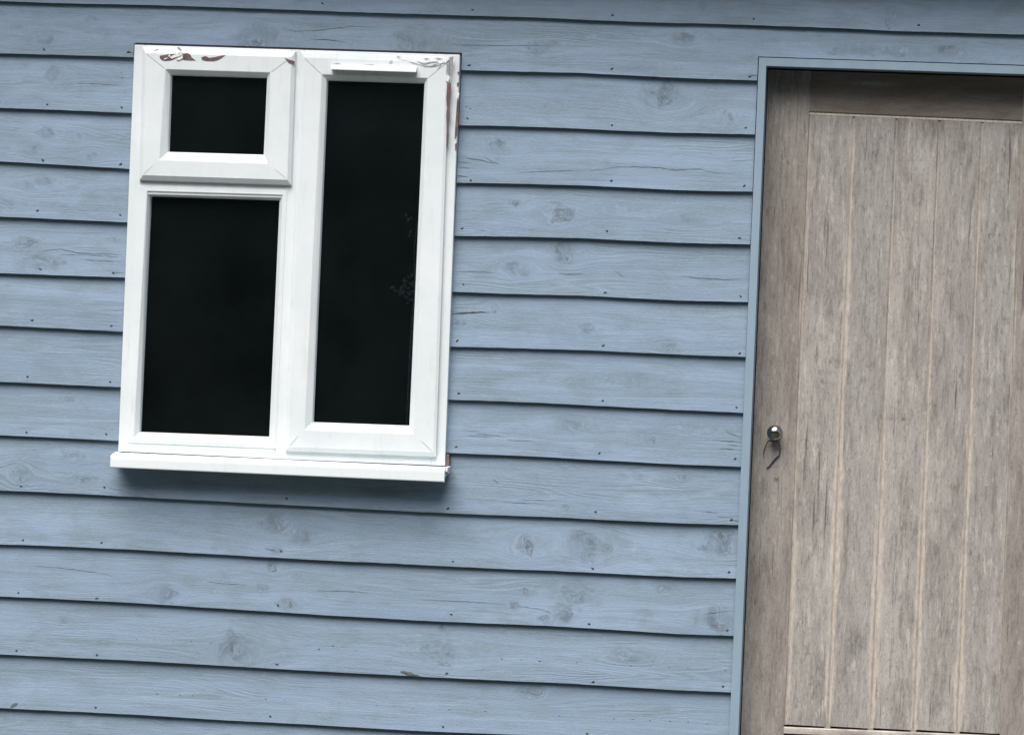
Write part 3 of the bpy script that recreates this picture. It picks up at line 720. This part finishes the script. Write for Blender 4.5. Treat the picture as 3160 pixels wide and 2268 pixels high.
for pts in (zb_((1842,322),(1860,318),(1862,348),(1846,352)), zb_((1840,600),(1863,650),(1852,850),(1838,1000),(1812,1048),(1814,960),(1824,820),(1832,700)), zb_((1836,440),(1856,430),(1854,470),(1838,480)),
            zb_((1815,1090),(1838,1080),(1836,1165),(1818,1160))):
    patch(pts, YW-0.0002, 0)
for pts in (zb_((1716,380),(1738,350),(1762,380),(1742,428),(1722,420)), zb_((1835,540),(1862,548),(1850,600),(1836,596)), zb_((1700,196),(1752,160),(1756,185),(1712,232))):
    patch(pts, -0.0525, 1, 0.0012)
for pts in (za((150,318),(172,316),(172,336),(152,338)), za((140,470),(160,462),(160,500),(140,515))):
    patch(pts, -0.0445, 2)

# ------------------------------------------------------------------ door frame and door
YD = 0.050                                   # face of the door, set back in its frame
df = MB()
zg = 0.06
def down(t, b): # carry a line from t through b to the ground
    s_ = (zg-b[1])/(t[1]-b[1]); return (b[0]+(t[0]-b[0])*s_, zg)
jo_g, ji_g = down(jo_t, jo_b), down(ji_t, ji_b)
df.prism([jo_g, ji_g, (ji_t[0], float(lint_top(ji_t[0]))), (jo_t[0], jo_t[1])], YJ, 0.11)
shift = DOORW; rx = ji_t[0]+shift
df.prism([(ji_g[0]+shift, zg), (jo_g[0]+shift+2*(ji_g[0]-jo_g[0]), zg), (rx+(ji_t[0]-jo_t[0]), float(lint_top(JX1))), (rx, float(lint_top(rx)))], YJ, 0.11)
sl_ = (LB[1][1]-LB[0][1])/(LB[1][0]-LB[0][0])
rx = ji_t[0]+shift
df.prism([ji_t, (rx, ji_t[1]+sl_*shift), (rx, float(lint_top(rx))), (ji_t[0], float(lint_top(ji_t[0])))], YJ+0.0004, 0.1095)
df.box(ji_g[0]-0.02, ji_g[0]+shift+0.02, -0.05, 0.12, 0.0, zg, 0)
door_frame = df.build('door_frame', ['trim'])

door = empty('door')
def lin(a, b): return lambda z: a[0]+(b[0]-a[0])*(z-a[1])/(b[1]-a[1])
jL = lin(ji_t, ji_b)                                            # inner face of the left jamb
bL = lin(P(2497,346,YD), P(2419.5,2235,YD)); bR = lin(P(3155,372,YD), P(3086,2235,YD))   # outer edge of the beading
zbt = lambda x: np.interp(x, [P(2499,344,YD)[0], P(3155,372,YD)[0]], [P(2499,344,YD)[1], P(3155,372,YD)[1]])
JT = [(2634.8,360),(2767.7,364),(2900,368),(3032,372)]; JB = [(2555,2240),(2687.4,2245),(2820,2251),(2954,2258)]
YPAN = YD+0.0012
joints = [lin(P(*a, YPAN), P(*b, YPAN)) for a, b in zip(JT, JB)]
zslot = lambda x: np.interp(x, [P(2420,2235,YPAN)[0], P(3080,2262,YPAN)[0]], [P(2420,2235,YPAN)[1], P(3080,2262,YPAN)[1]])
DK = [(2694,897,12,16,.6),(2559,976,14,12,.6),(2572,1118,26,12,.75),(2545,1148,34,6,.7),(2686,1129,10,9,1.2),(2662,1171,8,8,1.2),(2559,1226,16,16,.5),(2690,1195,8,6,.7),(2548,1190,24,14,.5),
 (2624,1240,10,14,.5),(2791,1294,14,7,.9),(2755,1290,26,6,.6),(3105,989,15,9,.8),(3036,1174,24,14,.5),(3036,560,18,22,.45),(2725,430,8,10,.6),(2700,480,18,24,.5),(2660,640,8,10,.7),(3100,480,12,26,.5),(2965,450,22,30,.45),
 (2995,1690,16,18,.5),(2630,1990,22,50,.55),(2655,1980,16,34,.6),(2870,1830,12,26,.6),(2925,1950,14,16,.7),(2490,2010,8,26,.6),(2480,2040,14,8,.6),(2945,1505,18,6,.8),(2900,1580,34,10,.35),(2780,1840,20,14,.5),
 (2378,1452,5,3,1.2),(2396,1476,8,3,1.2),(2440,1355,5,7,.8),(2340,2088,14,4,.9),(2352,2090,20,3,.6),(2420,470,8,24,.7),(2412,500,6,30,.6),(2520,318,14,12,.6),(2880,1250,18,10,.4),(2610,2080,24,20,.4),(2780,2120,26,22,.4),(2900,2170,30,18,.4),(2520,2110,30,30,.4),
 (2600,900,14,24,.35),(2830,700,16,24,.35),(2960,980,20,20,.35),(3080,760,12,30,.35)]
s_px = DIST/FL/PW
def wood_attrs(X, Z, seed, joints_=(), widths=None):
    K = np.zeros_like(X); W_ = np.zeros_like(X); SM = np.zeros_like(X)
    for a, b, rx_, ry_, st in DK:
        x, z = P(a, b, YPAN); d2 = ((X-x)/(rx_*s_px))**2+((Z-z)/(ry_*s_px))**2
        K = np.maximum(K, st*np.exp(-d2*0.9))
    x, z = P(2694, 259, YD); SM = np.exp(-(((X-x)/(72*s_px))**2+((Z-z-0.0006*np.sin(X*40))/(8*s_px))**2)**1.4)
    G = np.stack([X+seed*1.31, np.full_like(X, seed), Z+seed*2.17], -1)
    return dict(grain=G, knot=K, worn=W_, smear=SM)
def plate(mb, xl, xr, zl, zh, y, seed, nx, nz, mi=0, back=0.04, worn=None):
    """a flat member whose left/right edges are functions of z and bottom/top functions of x"""
    u = np.linspace(0, 1, nx)[:, None]; t = np.linspace(0, 1, nz)[None, :]
    xm = 0.5*(xl(1.3)+xr(1.3))
    z_ = zh(xm)*(1-t)+zl(xm)*t + 0*u
    X = xl(z_)*(1-u)+xr(z_)*u
    Z = zh(X)*(1-t)+zl(X)*t
    X = xl(Z)*(1-u)+xr(Z)*u
    Y = y+vnoise(X*30, Z*5, int(seed*10))*0.0005
    A = wood_attrs(X, Z, seed)
    if worn is not None: A['worn'] = worn(X, Z)
    mb.grid(X, Y, Z, mi, True, **A)
    # returns round the four sides
    for xs, zs in ((X[0][::1], Z[0]), (X[-1][::-1], Z[-1][::-1]), (X[:, -1][::-1], Z[:, -1][::-1]), (X[:, 0], Z[:, 0])):
        XX = np.stack([xs, xs]); ZZ = np.stack([zs, zs]); YY = np.stack([np.full(len(xs), y+0.0002), np.full(len(xs), y+back)])
        mb.grid(XX, YY, ZZ, mi, False, **wood_attrs(XX, ZZ, seed))
ztop = lambda x: ji_t[1]+sl_*(x-ji_t[0])-0.004
DB = 0.10
zlow = lambda x: 0*x+DB
jLd = lambda z: jL(z)+0.0025
jRd = lambda z: jL(z)+DOORW-0.004
for xl, xr, sd_ in ((jLd, bL, 1.3), (bR, jRd, 2.9)):
    mb1 = MB()
    edge_x = bL if sd_ < 2 else bR
    wn = lambda X, Z, e=edge_x: np.exp(-((X-e(Z))/0.0035)**2)*np.clip(0.35+vnoise(Z*5, Z*0, 91)*0.5, 0, 1)
    plate(mb1, xl, xr, zlow, (lambda x: zbt(x)) if False else (lambda x: ztop(x)), YD, sd_, 34, 150, worn=wn)
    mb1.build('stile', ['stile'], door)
zrail = lambda x: zbt(x)
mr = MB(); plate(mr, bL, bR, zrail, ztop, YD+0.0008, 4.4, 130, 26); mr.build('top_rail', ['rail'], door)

# planked panel with V grooves
WID = [  # half width of the bare worn band beside each groove (px of the photograph): (y, w)
 [(360,5),(520,6),(700,10),(900,15),(1200,15),(1600,17),(1900,15),(2150,11),(2240,5)],
 [(360,2),(700,3),(1100,4),(1350,5),(1500,7),(1750,12),(1900,16),(2100,17),(2240,9)],
 [(360,2),(700,3),(1000,4),(1250,6),(1500,9),(1750,12),(1900,14),(2100,15),(2240,8)],
 [(360,3),(700,3),(1000,3),(1300,7),(1600,10),(1900,15),(2100,16),(2240,9)]]
pm = MB()
xs_all = [bL, *joints, bR]
for q in range(5):
    xl, xr = xs_all[q], xs_all[q+1]
    nz = 170; zt_, zb1 = float(zbt(0.8))-0.003, None
    z1 = np.linspace(0, 1, nz)
    # columns: closer together near the grooves
    u = np.array([0, .012, .024, .036, .05, .075, .11, .15, .2, .25, .31, .37, .43, .5, .57, .63, .69, .75, .8, .85, .89, .925, .95, .964, .976, .988, 1.0])
    if q == 0: xl = (lambda z: bL(z)+0.0060)
    if q == 4: xr = (lambda z: bR(z)-0.0053)
    X0, X1 = xl(1.5), xr(1.5)
    zb_mid = float(zslot(0.5*(X0+X1)))
    Z = np.repeat((zbt(0.5*(X0+X1))*(1-z1)+zb_mid*z1)[None, :], len(u), 0)
    X = xl(Z)*(1-u[:, None])+xr(Z)*u[:, None]
    tilt = (zbt(X)-zbt(0.5*(X0+X1)))
    Z = Z+tilt*0.95-0.0083*(1-z1)[None, :]
    Wd = np.abs(xr(Z)-xl(Z))
    dl, dr = (X-xl(Z)), (xr(Z)-X)
    hw = 0.0045
    Y = YPAN + 0.0045*np.clip(1-np.minimum(dl if q > 0 else dl+1, dr if q < 4 else dr+1)/hw, 0, 1)
    Y += vnoise(X*25, Z*3+q*9, 71)*0.0006
    A = wood_attrs(X, Z, 6.1+q*1.9)
    wn = np.zeros_like(X)
    py_of = lambda Z_: 360+(2240-360)*(zbt(0.8)-Z_)/(zbt(0.8)-zslot(0.8))
    PY = py_of(Z)
    for side, d in ((q-1, dl), (q, dr)):
        if 0 <= side < 4:
            tb = np.array(WID[side]); hwid = np.interp(PY, tb[:, 0], tb[:, 1])*s_px*(1.2+0.5*vnoise(Z*7, Z*0+side*3, 81)+0.25*vnoise(Z*40, Z*0+side*5, 82))
            wn = np.maximum(wn, 1.05*np.clip(1.25-d/np.maximum(hwid, 1e-5), 0, 1))
        else:
            wn = np.maximum(wn, 0.85*np.exp(-(d/0.010)**2)*np.clip(0.55+vnoise(Z*4, Z*0+side*3, 83)*0.6, 0, 1)*(1 if side < 0 else 0.6))
    A['worn'] = wn
    pm.grid(X, Y, Z, 0, True, **A)
    # lower ends of the planks
    XX = np.stack([X[:, -1][::-1], X[:, -1][::-1]]); ZZ = np.stack([Z[:, -1][::-1]]*2); YY = np.stack([Y[:, -1][::-1], np.full(len(u), YPAN+0.02)])
    pm.grid(XX, YY, ZZ, 0, False, **wood_attrs(XX, ZZ, 6))
    # shadow slot behind
pm.build('plank_panel', ['panel'], door)

# beading round the panel: a dark quirk then a sloped, bare wood edge
bd = MB()
def bead_strip(fx0, fx1, ys, za_, zb2, upright, seed):
    n = 140
    t = np.linspace(0, 1, n)
    rows = []
    X = []; Y = []; Z = []
    for w_, y in ys:
        if upright:
            z = za_*(1-t)+zb2*t; X.append(fx0(z)+(fx1(z)-fx0(z))*w_); Z.append(z); Y.append(np.full(n, y))
        else:
            x = fx0+(fx1-fx0)*t; X.append(x); Z.append(zbt(x)-0.0085*w_); Y.append(np.full(n, y))
    X, Y, Z = map(np.array, (X, Y, Z)); A = wood_attrs(X, Z, seed)
    ww = np.array([0.0, 0.2, 1.4, 1.6, 1.5])[:len(ys), None]
    vary = 0.75+0.45*vnoise((Z if upright else X)*7, X*0+seed, 88) if upright else 1.0
    A['worn'] = np.ones_like(X)*ww*vary
    A['knot'] = A['knot']*0.3
    bd.grid(X, Y, Z, 3, False, **A)
BP = [(0.0, YD+0.0006), (0.06, YD+0.0045), (0.24, YD+0.0045), (0.85, YD+0.0008), (1.0, YPAN+0.0002)]
bead_strip(P(2497,346,YD)[0], P(3155,372,YD)[0], BP, 0, 0, False, 12.2)
zt0 = float(zbt(0.6))-0.002; zs0 = float(zslot(0.5)); zs1 = float(zslot(1.2))
bead_strip(bL, lambda z: bL(z)+0.0062, [(w_, y) for w_, y in BP], zs0, zt0, True, 13.7)
bead_strip(bR, lambda z: bR(z)-0.0055, [(w_, y) for w_, y in BP], float(zbt(1.2))-0.002, zs1, True, 15.1)
# moulding under the planks, with the little bridges between the slots
xa, xb = bL(0.5), bR(0.5)
n = 60; X = np.linspace(xa, xb, n); Zs = zslot(X)
rows = [(0.0048, YPAN+0.012), (0.0050, YD+0.003), (0.0075, YD-0.001), (0.020, YD-0.002), (0.0225, YD+0.002), (0.0225, YD+0.02)]
XX = np.stack([X]*len(rows)); ZZ = np.stack([Zs-a for a, _ in rows]); YY = np.stack([np.full(n, b) for _, b in rows])
A = wood_attrs(XX, ZZ, 9.9); A['worn'] = 0.45+0.35*vnoise(XX*14, ZZ*30, 33); A['knot'] = A['knot']*0.2
bd.grid(XX, YY, ZZ, 1, False, **A)
for jn in joints:
    xc = jn(zs0); zc_ = float(zslot(xc))
    bd.box(xc-0.008, xc+0.006, YPAN+0.001, YPAN+0.018, zc_-0.006, zc_+0.001, 1)
# solid dark backing behind slots and gaps
bd.box(xa-0.01, xb+0.01, YPAN+0.013, YPAN+0.03, zs1-0.06, zs0+0.02, 2)
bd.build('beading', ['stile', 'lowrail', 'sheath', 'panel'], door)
br2 = MB(); plate(br2, bL, bR, zlow, lambda x: zslot(x)-0.0285, YD+0.001, 8.3, 90, 40); br2.build('bottom_rail', ['lowrail'], door)
bk = MB(); bk.box(float(jL(1.0))+0.006, float(jL(1.0))+DOORW-0.012, YPAN+0.031, YPAN+0.04, DB, float(ztop(0.8))-0.02, 0); bk.build('door_back', ['inside'], door)
# knob
kx, kz = P(2390.8, 1335.6, YD-0.03)
kb = MB()
prof = [(0.001, 0.0), (0.0180, 0.0), (0.0182, -0.002), (0.0172, -0.0045), (0.0100, -0.0055), (0.0082, -0.012), (0.0088, -0.018)]
for i in range(1, 19):
    t = -0.62+ (math.pi/2+0.62)*i/18
    prof.append((max(0.0190*math.cos(t), 0.0002), -0.0285-0.0165*math.sin(t)))
kb.lathe_y((kx, YD, kz), prof[::-1], 0, 40)
kb.build('knob', ['metal'], door)

# ------------------------------------------------------------------ rest of the shed
sw = MB()
sw.box(BX0-0.02, BX0, 0.0, BDEPTH, 0.05, EAVE, 0); sw.box(BX1, BX1+0.02, 0.0, BDEPTH, 0.05, EAVE, 0)
sw.box(BX0-0.02, BX1+0.02, BDEPTH, BDEPTH+0.03, 0.05, EAVE, 0)
sw_o = sw.build('side_walls', ['sidewall'])
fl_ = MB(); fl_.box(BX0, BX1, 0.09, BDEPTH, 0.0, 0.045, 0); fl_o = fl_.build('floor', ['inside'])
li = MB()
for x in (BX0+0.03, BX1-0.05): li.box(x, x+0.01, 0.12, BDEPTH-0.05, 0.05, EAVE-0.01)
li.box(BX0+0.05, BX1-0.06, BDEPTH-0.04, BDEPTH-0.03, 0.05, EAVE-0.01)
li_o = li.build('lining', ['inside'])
rf = MB()
OV = 0.19
v = [(BX0-0.15, -OV, EAVE), (BX1+0.15, -OV, EAVE), (BX1+0.15, BDEPTH+0.15, EAVE+0.75), (BX0-0.15, BDEPTH+0.15, EAVE+0.75)]
v = v+[(a, b, c+0.08) for a, b, c in v]
rf.add(v, [(0, 3, 2, 1), (4, 5, 6, 7), (0, 1, 5, 4), (1, 2, 6, 5), (2, 3, 7, 6), (3, 0, 4, 7)])
rf_o = rf.build('roof', ['roof'])
fa = MB(); fa.box(BX0-0.15, BX1+0.15, -OV-0.022, -OV-0.002, EAVE-0.01, EAVE+0.09, 0); fa_o = fa.build('fascia', ['fascia'], rf_o)

for o in (wall_o, window, door_frame, door, sw_o, fl_o, li_o, rf_o):
    o.parent = shed; o.matrix_parent_inverse = Matrix.Translation(-shed_loc)

# ------------------------------------------------------------------ loose things
c = MB()
kq = lambda *p: zc(2330, 1300, 8.14, p)
path = kq((228,935),(220,880),(214,830),(222,760),(250,660),(290,570),(350,492),(430,484),(500,486),(545,484),(590,530),(622,610),(634,700),(626,800),(600,862),(545,908),(460,1000),(390,1088),(350,1140),(312,1160),(296,1150))
ys = [-.002,-.002,-.002,-.002,-.003,-.005,-.011,-.014,-.014,-.013,-.009,-.005,-.004,-.003,-.003,-.004,-.004,-.004,-.003,-.003,-.003]
rd = [.0006,.0009,.0011,.0012,.0013,.0014,.0016,.0017,.0017,.0014,.0012,.0012,.0012,.0012,.0015,.0022,.0023,.0020,.0019,.0024,.0012]
pts = []; rads = []
base = [(P(a, b, YD)[0], YD+y, P(a, b, YD)[1]) for (a, b), y in zip(path, ys)]
for i in range(len(base)-1):
    p0, p1, p2, p3 = [Vector(base[j]) for j in (max(i-1, 0), i, i+1, min(i+2, len(base)-1))]
    for s_ in range(4):
        t = s_/4; pts.append(0.5*((2*p1)+(-p0+p2)*t+(2*p0-5*p1+4*p2-p3)*t*t+(-p0+3*p1-3*p2+p3)*t**3)); rads.append((rd[i]*(1-t)+rd[i+1]*t)*random.uniform(0.6, 0.85))
pts.append(Vector(base[-1])); rads.append(rd[-1])
c.tube(pts, rads, 0, 8)
tag(c.build('cord_loop', ['cord']), 'thin black cord hanging in an open loop from the round door knob', 'cord')

sp = MB(); sr_ = np.random.default_rng(3)
root = P(1262, 1050, 0.20); tip = P(1288, 690, 0.20)
stem = [(root[0], 0.20, 0.9), (root[0]+0.004, 0.20, root[1]), (root[0]+0.010, 0.195, root[1]+0.12), (tip[0]-0.004, 0.19, tip[1]-0.06), (tip[0], 0.19, tip[1])]
sp.tube(stem, [.003, .0025, .002, .0015, .001], 0, 6)
def leaf(cx, cz, L_, ang, y):
    a = Vector((math.cos(ang), 0.25, math.sin(ang))); b = Vector((-math.sin(ang), 0.3, math.cos(ang)))
    cc = Vector((cx, y, cz)); v = [cc-a*L_*0.5, cc-a*L_*.15+b*L_*.22+Vector((0, -.002, 0)), cc+a*L_*.2+b*L_*.18, cc+a*L_*.5, cc+a*L_*.2-b*L_*.18, cc-a*L_*.15-b*L_*.22]
    sp.add(v, [(0, 1, 2, 3), (0, 3, 4, 5)])
for i in range(26):
    x, z = P(sr_.normal(1255, 20), sr_.normal(895, 16), 0.2); leaf(x, z, sr_.uniform(.008, .018), sr_.uniform(0, 6.28), 0.2+sr_.uniform(-.02, .02))
for a, b in ((1254,664),(1259,680),(1268,674),(1262,727),(1266,716),(1260,855),(1250,870)):
    x, z = P(a, b, 0.19); leaf(x, z, 0.011, sr_.uniform(0.6, 2.2), 0.19)
tag(sp.build('plant_sprig', ['sprig']), 'faint pale leafy sprig behind the tall right window pane', 'plant')
